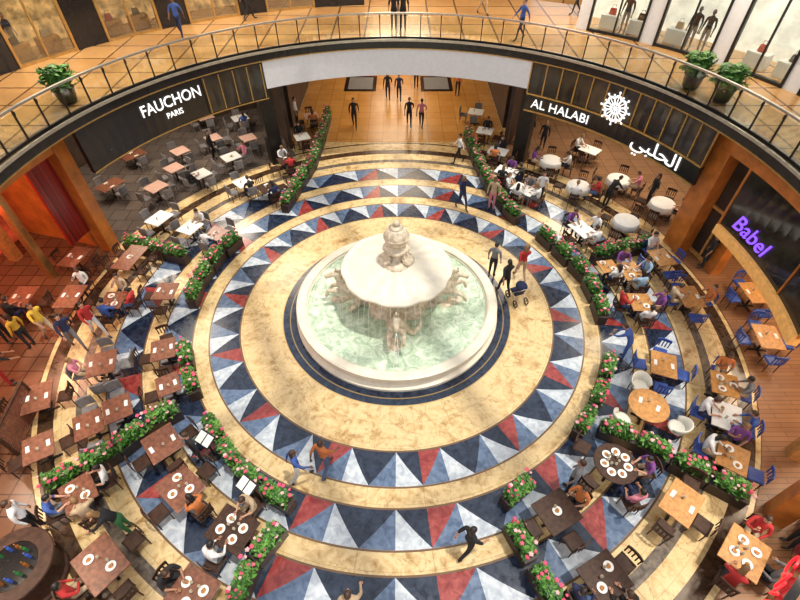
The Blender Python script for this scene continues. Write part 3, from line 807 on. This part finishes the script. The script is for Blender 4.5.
# ------------------------------------------------------------------ table groups
OCC_CH = []; OCC_TB = []
def near(lst, x, y, d): return any((x-a)**2+(y-b)**2 < d*d for a, b in lst)
def table_set(idx, px, py, w, d, kind, seats, np_, stools, plates=0):
    x0, y0, _ = TBL[idx]; p = Vector((x0, y0, 0)); az = atan2(p.y, p.x); rz = az+pi/2
    far = hypot(p.x, p.y) > 12.9 and p.y > 3
    z0 = .03 if hypot(p.x, p.y) > 12.6 else 0.0; loc = (p.x, p.y, z0)
    tm = dict(red=M_redwood, dark=M_darkwood, wood=M_wood, white=M_linen, pink=M_pinktop)
    lab = dict(red='square red-brown wooden cafe table on a pedestal', dark='dark walnut cafe table on a pedestal', wood='honey-coloured wooden cafe table', white='cafe table with a white linen top',
               pink='small cafe table with pale terracotta top', roundw='round light wood table on a pedestal', roundd='round dark wood table on a pedestal', roundl='round cafe table under a white tablecloth')[kind]
    if kind == 'roundw': parts = [('table_top', rt_d)]
    elif kind == 'roundd': parts = [('table_top', rt_r)]
    elif kind == 'roundl': parts = [('tablecloth', clothtop)]
    else: parts = [('table_top', top_mesh(w, d, tm[kind]))]
    thing('cafe_table', parts+[('pedestal', ped), ('base', base)], loc, rz, lab, 'table', 'cafe tables')
    ch = []
    if kind.startswith('round'):
        n = seats
        for i in range(n): ch.append((cos(2*pi*i/n+.4)*.9, sin(2*pi*i/n+.4)*.9, 2*pi*i/n+.4+pi/2))
    else:
        xs = (-w/4, w/4) if w >= 1.3 else (0,)
        for sy in (1, -1):
            for x in xs: ch.append((x, sy*(d/2+.24), pi if sy > 0 else 0))
        for sx in (1, -1): ch.append((sx*(w/2+.24), 0, pi/2 if sx > 0 else -pi/2))
    c, s = cos(rz), sin(rz)
    good = []
    for (cx, cy, cr) in ch:
        k = PR.uniform(1.0, 1.1); wx = p.x+(cx*c-cy*s)*k; wy = p.y+(cx*s+cy*c)*k
        if near(OCC_PL, wx, wy, .44) or near(OCC_CH, wx, wy, .56): continue
        if any(j != idx and (wx-q[0])**2+(wy-q[1])**2 < (q[2]+.22)**2 for j, q in enumerate(TBL)): continue
        good.append((wx, wy, rz+cr+PR.uniform(-.15, .15))); OCC_CH.append((wx, wy))
        if len(good) == seats: break
    occ = set(PR.sample(range(len(good)), min(np_, len(good))))
    for i, (wx, wy, rr_) in enumerate(good):
        cm = {'dark': M_darkwood, 'blue': M_bluech, 'grey': M_greych, 'white': M_whitesh, 'red': M_redwood}[stools]
        grp = stools+' cafe chairs'
        if far:
            obj('dining_chair', far_pad if stools == 'grey' else far_slat, (wx, wy, z0), rr_, 'small %s cafe chair drawn up to a table' % stools, 'chair', grp, mt=cm)
        elif stools == 'white' and kind.startswith('round'):
            thing('tub_chair', CH_tub, (wx, wy, z0), rr_, 'white shell tub chair with rounded back', 'chair', grp)
        else:
            base_ = CH_pad if stools in ('grey', 'white') else CH_slat
            thing('dining_chair', base_, (wx, wy, z0), rr_, '%s cafe chair with a curved back' % stools, 'chair', grp, mt={'seat': cm, 'backrest': cm})
        if i in occ:
            person(PR.choice(['sit', 'sit2', 'sit']), (wx, wy, z0), rr_, PR.choice(TOPS), PR.choice(BOTS), group='seated diners')
    pz = z0+.756
    def put(mesh_, nm, lx, ly, r_, lab_, cat_, grp_):
        obj(nm, mesh_, (p.x+lx*c-ly*s, p.y+lx*s+ly*c, pz), rz+r_, lab_, cat_, grp_)
    for i in range(plates):
        a = 2*pi*i/plates+.6; q = (.28*max(w, .9)*cos(a), .26*max(d, .9)*sin(a)) if plates > 1 else (0, 0)
        lx = p.x+q[0]*c-q[1]*s; ly = p.y+q[0]*s+q[1]*c
        thing('plate', [('dish', plate), ('food', foodm)], (lx, ly, pz), a, 'white china plate of food on a cafe table', 'plate', 'plates of food')
        put(glassm, 'tumbler', q[0]*.45, q[1]*.45+.1, 0, 'small drinking glass on a cafe table', 'glass', 'drinking glasses')
    if plates == 0 and kind in ('red', 'dark', 'wood', 'white', 'roundw'):
        for sy in (-1, 1): put(napm, 'napkin', PR.uniform(-.06, .06), sy*(d/2-.14), PR.uniform(-.1, .1), 'folded white napkin on a cafe table', 'napkin', 'folded napkins')
        put(glassm, 'tumbler', .12, .02, 0, 'small drinking glass on a cafe table', 'glass', 'drinking glasses')

TB = [
 (130, 257, 1.5, .8, 'red', 4, 0, 'dark', 1), (75, 257, 1.2, .8, 'red', 2, 0, 'dark', 0), (22, 297, 1.1, .8, 'red', 3, 1, 'dark', 0), (70, 296, 1.2, .8, 'red', 3, 1, 'dark', 0),
 (113, 300, .9, .8, 'red', 3, 3, 'dark', 2), (165, 291, .9, .8, 'red', 2, 0, 'dark', 0), (163, 349, .9, .8, 'red', 3, 0, 'dark', 0), (101, 363, 1.0, .9, 'red', 4, 1, 'grey', 0),
 (168, 384, .8, .7, 'red', 2, 0, 'dark', 0), (37, 397, 1.1, .8, 'red', 2, 0, 'dark', 0), (88, 424, .9, .8, 'red', 2, 0, 'grey', 0), (117, 408, .9, .8, 'red', 3, 0, 'grey', 0),
 (38, 447, .9, .8, 'red', 2, 0, 'dark', 0), (162, 443, 1.0, .9, 'red', 4, 0, 'dark', 0), (180, 487, 1.1, .9, 'red', 3, 1, 'dark', 3), (100, 563, 1.2, .9, 'red', 3, 1, 'dark', 2),
 (232, 529, 1.1, .9, 'dark', 4, 3, 'dark', 4), (192, 592, 1.0, .9, 'red', 3, 2, 'dark', 3), (78, 492, .9, .8, 'red', 3, 3, 'dark', 2),
 (159, 218, 1.0, .8, 'white', 4, 0, 'grey', 0), (190, 227, .9, .8, 'white', 3, 1, 'grey', 0), (216, 233, .8, .8, 'pink', 2, 1, 'grey', 1), (156, 187, .9, .8, 'pink', 4, 0, 'grey', 0),
 (180, 151, .8, .8, 'pink', 3, 0, 'grey', 0), (174, 168, .8, .8, 'pink', 4, 0, 'grey', 0), (201, 174, .8, .8, 'white', 4, 1, 'grey', 0), (231, 157, .9, .8, 'white', 4, 1, 'grey', 1),
 (248, 138, .8, .8, 'pink', 3, 0, 'grey', 0), (243, 182, .8, .8, 'white', 3, 1, 'grey', 0), (268, 187, .9, .8, 'dark', 3, 1, 'dark', 0), (213, 138, .8, .8, 'pink', 4, 0, 'grey', 0),
 (110, 185, 1.2, .8, 'red', 2, 0, 'grey', 0), (133, 155, 1.2, .8, 'red', 2, 0, 'grey', 0), (240, 118, .9, .8, 'white', 3, 1, 'grey', 0), (205, 117, .9, .8, 'pink', 3, 0, 'grey', 0),
 (311, 116, .8, .8, 'pink', 3, 1, 'dark', 0), (302, 137, .8, .8, 'white', 3, 1, 'dark', 0), (286, 160, .8, .8, 'dark', 3, 2, 'dark', 0),
 (476, 112, .9, .8, 'white', 3, 0, 'grey', 0), (485, 131, .9, .8, 'white', 3, 1, 'dark', 0), (498, 151, 1.0, .8, 'white', 4, 2, 'dark', 1), (507, 171, 1.1, .8, 'white', 4, 3, 'dark', 0),
 (524, 189, 1.1, .8, 'white', 4, 4, 'dark', 1), (551, 160, 1.1, .9, 'roundl', 4, 2, 'dark', 0), (579, 185, 1.0, .9, 'roundl', 4, 2, 'dark', 0), (619, 179, 1.1, .9, 'roundl', 4, 1, 'dark', 0),
 (627, 220, 1.1, .9, 'roundl', 4, 0, 'dark', 0), (583, 229, 1.1, .8, 'white', 4, 3, 'dark', 0), (663, 203, 1.1, .9, 'roundl', 4, 1, 'dark', 0), (590, 150, 1.0, .8, 'white', 3, 1, 'dark', 0),
 (631, 271, 1.0, .8, 'wood', 4, 3, 'dark', 3), (608, 266, .7, .7, 'wood', 3, 2, 'dark', 2), (662, 257, 1.0, .8, 'wood', 4, 1, 'blue', 0), (690, 296, 1.1, .8, 'wood', 4, 2, 'blue', 0), (641, 302, .9, .8, 'wood', 3, 3, 'dark', 2),
 (755, 293, 1.1, .8, 'wood', 4, 0, 'blue', 0), (768, 337, 1.1, .8, 'wood', 4, 0, 'blue', 0), (664, 364, 1.0, .8, 'wood', 4, 0, 'blue', 0), (649, 405, .8, .8, 'roundw', 3, 0, 'white', 0),
 (725, 384, .9, .8, 'wood', 4, 3, 'blue', 3), (727, 416, 1.0, .8, 'white', 4, 3, 'blue', 2), (733, 457, .9, .8, 'wood', 4, 2, 'blue', 2),
 (616, 463, 1.2, 1.2, 'roundd', 5, 2, 'dark', 7), (557, 511, 1.0, .9, 'dark', 3, 1, 'dark', 1), (682, 502, 1.1, .8, 'wood', 4, 0, 'dark', 0), (605, 577, 1.0, .9, 'dark', 4, 2, 'dark', 2), (745, 552, 1.1, .9, 'wood', 4, 3, 'dark', 4),
]
TBL = []
for t in TB:
    q = P(t[0], t[1], .75)
    for it in range(10):      # keep table edges clear of planters
        mv = Vector((0, 0, 0)); rad = (t[2]+t[3])/4+.16
        for (a, b) in OCC_PL:
            v = Vector((q.x-a, q.y-b, 0)); l = v.length
            if 1e-4 < l < rad: mv += v/l*(rad-l)
        if mv.length < 1e-3: break
        q += mv*.6
    TBL.append((q.x, q.y, (t[2]+t[3])/4))
for i, t in enumerate(TB):
    table_set(i, t[0], t[1], t[2], t[3], t[4], t[5], t[6], t[7], plates=t[8])

# ------------------------------------------------------------------ standing / walking people
W = [ # px,py feet, z, facing deg, pose, top, bot, long hair
 (355, 128, 0, -90, 'walk', 'black', 'black', 0), (388, 100, 0, 90, 'walk', 'black', 'navy', 0), (399, 101, 0, 90, 'walk', 'navy', 'black', 0), (409, 127, 0, 90, 'walk', 'black', 'black', 0),
 (421, 128, 0, 80, 'walk', 'pink', 'black', 0), (416, 88, 0, -90, 'stand', 'black', 'black', 0), (457, 96, 0, -90, 'stand', 'orange', 'black', 0), (458, 163, 0, 180, 'walk', 'white', 'black', 0),
 (461, 209, 0, -60, 'walk', 'navy', 'navy', 0), (519, 279, 0, 100, 'walk', 'red', 'beige', 2), (503, 294, 0, 110, 'walk', 'black', 'black', 0), (491, 276, 0, 60, 'stand', 'grey', 'black', 0),
 (301, 479, 0, 20, 'walk', 'blue', 'white', 0), (327, 471, 0, 60, 'walk', 'orange', 'denim', 0), (466, 552, 0, 30, 'walk', 'black', 'black', 0), (353, 612, 0, 90, 'walk', 'beige', 'navy', 0),
 (80, 347, 0, -40, 'walk', 'navy', 'grey', 0), (105, 334, 0, -30, 'walk', 'red', 'white', 0), (55, 338, 0, -20, 'walk', 'yellow', 'beige', 0), (34, 347, 0, 170, 'stand', 'yellow', 'black', 0), (12, 342, 0, 0, 'stand', 'black', 'black', 0),
 (622, 358, 0, 140, 'reach', 'blue', 'blue', 0), (541, 150, 0, -120, 'stand', 'black', 'black', 0), (518, 146, 0, -90, 'stand', 'black', 'black', 0), (528, 145, 0, 200, 'stand', 'black', 'black', 0), (645, 208, 0, 180, 'stand', 'black', 'black', 0),
 (132, 530, 0, 200, 'reach', 'black', 'green', 0), (203, 462, 0, 230, 'stand', 'black', 'black', 0), (45, 528, 0, 30, 'stand', 'white', 'black', 0), (535, 205, 0, -100, 'stand', 'white', 'black', 0), (600, 205, 0, 20, 'reach', 'black', 'black', 0),
 (493, 210, 0, 250, 'stand', 'beige', 'pink', 0), (215, 160, 0, 0, 'stand', 'black', 'black', 0), (300, 128, 0, 0, 'stand', 'white', 'black', 0), (700, 268, 0, 150, 'stand', 'black', 'black', 0),
 (577, 500, 0, 150, 'stand', 'grey', 'black', 0), (12, 385, 0, 60, 'reach', 'black', 'red', 0), (785, 545, 0, 160, 'stand', 'sky', 'black', 0),
 (403, 30, 5.8, -90, 'stand', 'black', 'black', 0), (394, 30, 5.8, -90, 'stand', 'black', 'black', 0), (183, 38, 5.8, -90, 'walk', 'blue', 'navy', 0), (519, 40, 5.8, 200, 'walk', 'blue', 'navy', 0), (482, 14, 5.8, -60, 'walk', 'white', 'beige', 0), (22, 55, 5.8, 0, 'stand', 'navy', 'black', 0),
 (250, 20, 5.8, 30, 'walk', 'white', 'black', 0), (575, 14, 5.8, 190, 'walk', 'beige', 'black', 0),
]
for (px, py, z, fd, pose, tp, bt, rb) in W:
    p = P(px, py, z)
    if z == 0:
        for it in range(12):
            mv = Vector((0, 0, 0))
            for (lst, dd) in ((OCC_PL, .55), (OCC_CH, .5), ([(q[0], q[1]) for q in TBL], .8)):
                for (a, b) in lst:
                    v = Vector((p.x-a, p.y-b, 0)); l = v.length
                    if 1e-4 < l < dd: mv += v/l*(dd-l)
            if mv.length < 1e-3: break
            p += mv*.8
        if hypot(p.x, p.y) > 12.6: p.z = .03
    person(pose, p, radians(fd-90), tp, bt, long_=(rb == 2) or None)

# ------------------------------------------------------------------ pushchair
p = P(516, 300, 0)
PCM = CL['navy']
wheel = MB().torus_lathe([(.12, -.02), (.15, -.02), (.15, .02), (.12, .02)], 18).lathe([(.03, -.02), (.03, .02)], 8)
wheel.v = [(v[2], v[0], v[1]) for v in wheel.v]
wheelm = wheel.mesh('wheel', M_dark)
fr_ = MB().tube([(-.22, .3, .15), (-.22, -.1, .6), (-.22, -.45, 1.0), (.22, -.45, 1.0), (.22, -.1, .6), (.22, .3, .15)], .015, 6).tube([(-.22, -.3, .15), (-.22, 0, .5)], .015, 6).tube([(.22, -.3, .15), (.22, 0, .5)], .015, 6).mesh('frame', M_steel)
st_ = MB().box(0, .08, .42, .38, .42, .1).box(0, -.15, .62, .38, .08, .45, rot=Matrix.Rotation(.35, 3, 'X')).mesh('seat', PCM, bevel=.03)
hd_ = MB().ell((0, -.12, .85), (.22, .26, .2), 12, 8, 0, lambda v: Vector((v.x, v.y, max(v.z, 0)))).mesh('hood', PCM, True)
thing('pushchair', [('frame', fr_), ('seat', st_), ('hood', hd_)]+[('wheel', wheelm, (sx*.24, sy*.3, .15)) for sx in (-1, 1) for sy in (-1, 1)], (p.x, p.y, 0), radians(20), 'dark folding pushchair with hood', 'pushchair')

# menu stands
bd = MB().box(0, 0, 1.02, .55, .4, .03, rot=Matrix.Rotation(.35, 3, 'X')).mesh('board', M_dark, bevel=.006)
pg = MB().box(-.13, -.008, 1.04, .22, .32, .01, rot=Matrix.Rotation(.35, 3, 'X')).box(.13, -.008, 1.04, .22, .32, .01, rot=Matrix.Rotation(.35, 3, 'X')).mesh('page', M_china)
sp_ = MB().lathe([(.2, 0), (.2, .03), (.03, .05), (.025, 1.0)], 14).mesh('stand', M_dark)
for (px, py, r) in ((209, 446, -30), (250, 492, -35)):
    p = P(px, py, .6)
    thing('menu_stand', [('board', bd), ('pages', pg), ('stand', sp_)], (p.x, p.y, 0), radians(r), 'dark lectern holding open white menu pages', 'menu stand', 'menu stands')

# corridor mats
for (px) in (361, 436):
    p = P(px, 84, 0)
    obj('floor_mat', MB().box(0, 0, .02, 2.2, 2.6, .02).box(0, 0, .032, 1.7, 2.1, .006, 1).mesh('mat', [M_black, CL['grey']]), (p.x, p.y, .03), 0, 'dark rectangular mat with grey centre on orange marble', 'rug', 'corridor mats')

# ------------------------------------------------------------------ upper shops with real depth
def shopfront(side, R, Rb, az0, az1, centres, half, wall_m, back_m, frame_m, n0, sill=.12):
    edges = [az0]
    for c in sorted(centres): edges += [c-half, c+half]
    edges.append(az1)
    for a, b in zip(edges[0::2], edges[1::2]):
        if b-a > .1: struct('wall_upper_'+side, MB().sector(R, R+.3, a, b, 5.8, 9.4).mesh('w', wall_m), label='upper shop wall pier')
    struct('wall_upper_'+side, MB().sector(R, R+.3, az0, az1, 9.4, 11.2).mesh('w', wall_m), label='upper shop wall band')
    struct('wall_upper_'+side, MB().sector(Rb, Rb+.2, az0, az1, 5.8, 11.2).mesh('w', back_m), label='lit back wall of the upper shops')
    for i, c in enumerate(centres):
        t = .35
        struct('trim_%d' % (n0+i), MB().sector(R-.06, R+.12, c-half, c-half+t, 5.8, 9.4).sector(R-.06, R+.12, c+half-t, c+half, 5.8, 9.4)
               .sector(R-.06, R+.12, c-half, c+half, 5.8, 5.8+sill).sector(R-.03, R+.05, c-.12, c+.12, 5.8, 9.4).mesh('w', frame_m), label='shop window frame')
        struct('window_%d' % (n0+i), MB().sector(R+.02, R+.04, c-half+t, c+half-t, 5.8+sill, 9.4).mesh('w', M_glass), label='clear shop window pane')
shopfront('left', 18.0, 20.2, 96, 186, (174, 161, 148, 135, 122, 109), 4.2, M_black, M_warm, M_gold, 20)
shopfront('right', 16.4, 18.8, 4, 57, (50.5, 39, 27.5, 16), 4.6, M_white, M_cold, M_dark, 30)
# display plinths and goods in the windows
plm = MB().box(0, 0, .3, .9, .5, .6).mesh('plinth', M_white, bevel=.02)
bagm = MB().box(0, 0, .15, .34, .16, .26, top=.8).tube([(-.1, 0, .27), (-.07, 0, .42), (.07, 0, .42), (.1, 0, .27)], .012, 5).mesh('handbag', CL['red'], bevel=.01)
for k, a in enumerate((52.5, 47.8, 41.8, 29.5, 25, 18, 13.5)):
    x, y, z = pol(17.4, a, 5.8)
    obj('display_plinth', plm, (x, y, z), radians(a+90), 'low white display plinth in shop window', 'plinth', 'display plinths')
    obj('handbag', bagm, (x, y, z+.6), radians(a+90), '%s handbag displayed on a plinth' % ('red', 'black', 'beige')[k % 3], 'bag', 'window handbags', mt=[CL['red'], CL['black'], CL['beige']][k % 3])
for k, a in enumerate((176, 172, 163, 159, 150, 146, 137, 133)):
    x, y, z = pol(18.9, a, 5.8)
    obj('display_plinth', plm, (x, y, z), radians(a+90), 'low display plinth in shop window', 'plinth', 'display plinths', mt=M_wood)
    obj('handbag', bagm, (x, y, z+.6), radians(a+90), '%s handbag displayed on a plinth' % ('red', 'black', 'beige')[k % 3], 'bag', 'window handbags', mt=[CL['red'], CL['black'], CL['beige']][k % 3])
mann = mat('mannequin_body', (.05, .05, .055), .4)
for i, a in enumerate((39.2, 37.2, 49.8)):
    x, y, z = pol(17.0, a, 5.8)
    o = obj('mannequin', T['stand'][0], (x, y, z), radians(a+180-90), 'dark dressed display mannequin at shop window', 'mannequin', 'window mannequins', mt=[mann, CL['black'], CL['grey'], mann, mann, CL['black'], mann])

# ------------------------------------------------------------------ left cafe neon, slatted partition, bar
for i, (a0, a1, z) in enumerate(((168, 190, 3.6), (172, 196, 3.2), (170, 188, 2.7))):
    obj('neon_tube', MB().sector(15.0+i*.25, 15.07+i*.25, a0, a1, z, z+.07, org=pol(15.2, 175, z)).mesh('neon', M_redglow), pol(15.2, 175, z), 0, 'thin red neon tube hanging in the red cafe', 'light', 'red neon tubes')
postm = MB().box(0, 0, .6, .08, .08, 1.2).mesh('post', M_darkwood, bevel=.008)
for (px, py, rz_) in ((22, 420, 8),):
    p = P(px, py, .5)
    fr1 = MB().box(0, 0, 1.18, .08, 1.8, .06).mesh('top_rail', M_darkwood, bevel=.008)
    sl = MB()
    for k in range(14): sl.box(0, 0, .08+k*.08, .04, 1.76, .05)
    thing('slatted_screen', [('top_rail', fr1), ('post', postm, (0, -.9, 0)), ('post', postm, (0, .9, 0)), ('slats', sl.mesh('slats', M_redwood))], (p.x, p.y, .03), radians(rz_), 'brown slatted wooden partition screen', 'screen')
p = P(14, 567, 1.0)
bx = thing('bar_counter', [('counter', MB().lathe([(.75, 0), (.75, .1), (.7, .15), (.7, .95), (.8, 1.0)], 32).mesh('c', M_darkwood)),
     ('counter_top', MB().torus_lathe([(.55, 1.0), (.86, 1.0), (.88, 1.03), (.86, 1.06), (.55, 1.06)], 40).mesh('c', M_darkwood, False)),
     ('shelf', MB().lathe([(.0, 1.02), (.54, 1.02), (.54, 1.05), (0, 1.05)], 24).mesh('c', M_black))], (p.x, p.y, .03), 0, 'round dark wood bar counter', 'bar counter')
bot_ = MB().lathe([(.035, 0), (.037, .02), (.037, .18), (.014, .23), (.013, .3), (.016, .3), (0, .305)], 10)
bms = [bot_.mesh('bottle', mat('bottle_'+n, c, .1)) for n, c in (('amber', (.35, .12, .02)), ('blue', (.05, .12, .5)), ('green', (.04, .2, .06)))]
for i in range(12):
    a = 2*pi*i/12
    obj('bottle', bms[i % 3], (p.x+.38*cos(a), p.y+.38*sin(a), 1.08), 0, '%s glass bottle on the bar counter' % ('amber', 'blue', 'green')[i % 3], 'bottle', 'bar bottles')
# right louvre
p = P(782, 512, 1.2)
lv = MB()
for k in range(12): lv.box(0, 0, .1+k*.16, .06, 1.6, .1)
pm = MB().box(0, 0, 1.0, .1, .08, 2.1).mesh('post', M_dark)
thing('louvre_panel', [('post', pm, (0, -.82, 0)), ('post', pm, (0, .82, 0)), ('slats', lv.mesh('l', M_greych))], (p.x+.7, p.y-.5, .03), radians(-40), 'dark grey louvred screen panel', 'screen')

# ------------------------------------------------------------------ lights
def light(kind, loc, e, col, size=1.0, rot=(0, 0, 0), name='downlight'):
    l = bpy.data.lights.new(name, kind); l.energy = e; l.color = col
    if kind == 'AREA': l.shape = 'DISK'; l.size = size
    o = bpy.data.objects.new(name, l); link(o); o.location = loc; o.rotation_euler = rot; return o
sun = bpy.data.lights.new('sun', 'SUN'); sun.energy = 3.0; sun.angle = radians(2.2); sun.color = (1, .94, .82)
so = bpy.data.objects.new('sun', sun); link(so)
so.rotation_euler = Vector((.26, -.03, 1)).normalized().to_track_quat('Z', 'Y').to_euler()
for az, R, e, c in ((150, 15.5, 300, (1, .82, .62)), (132, 15.5, 300, (1, .85, .68)), (48, 15.5, 320, (1, .82, .62)), (30, 15.5, 320, (1, .8, .6)), (178, 15, 300, (1, .5, .3)), (200, 14.5, 260, (1, .7, .5)), (222, 14, 220, (1, .8, .6)),
                    (0, 15, 320, (1, .78, .55)), (-22, 15, 260, (1, .78, .55)), (-42, 14, 220, (1, .8, .6))):
    light('AREA', pol(R, az, 5.3), e, c, 2.5)
for y in (17, 24, 30): light('AREA', (0, y, 5.3), 350, (1, .80, .55), 5)
for az in (150, 120, 90, 60, 30): light('AREA', pol(16, az, 10.8), 520, (1, .86, .68), 4)
light('AREA', (0, 27, 10.8), 800, (1, .84, .64), 5)
w = bpy.data.worlds.new('World'); SC.world = w; w.use_nodes = True
bg = w.node_tree.nodes['Background']; bg.inputs[0].default_value = (.95, .97, 1.0, 1); bg.inputs[1].default_value = 1.05

# ------------------------------------------------------------------ camera
cd = bpy.data.cameras.new('camera'); cd.sensor_width = 36; cd.lens = F/800*36; cd.clip_end = 200
co = bpy.data.objects.new('camera', cd); link(co); co.location = CAM; co.rotation_euler = (pi/2-TH, 0, 0)
SC.camera = co
print('OBJS', len(bpy.data.objects))
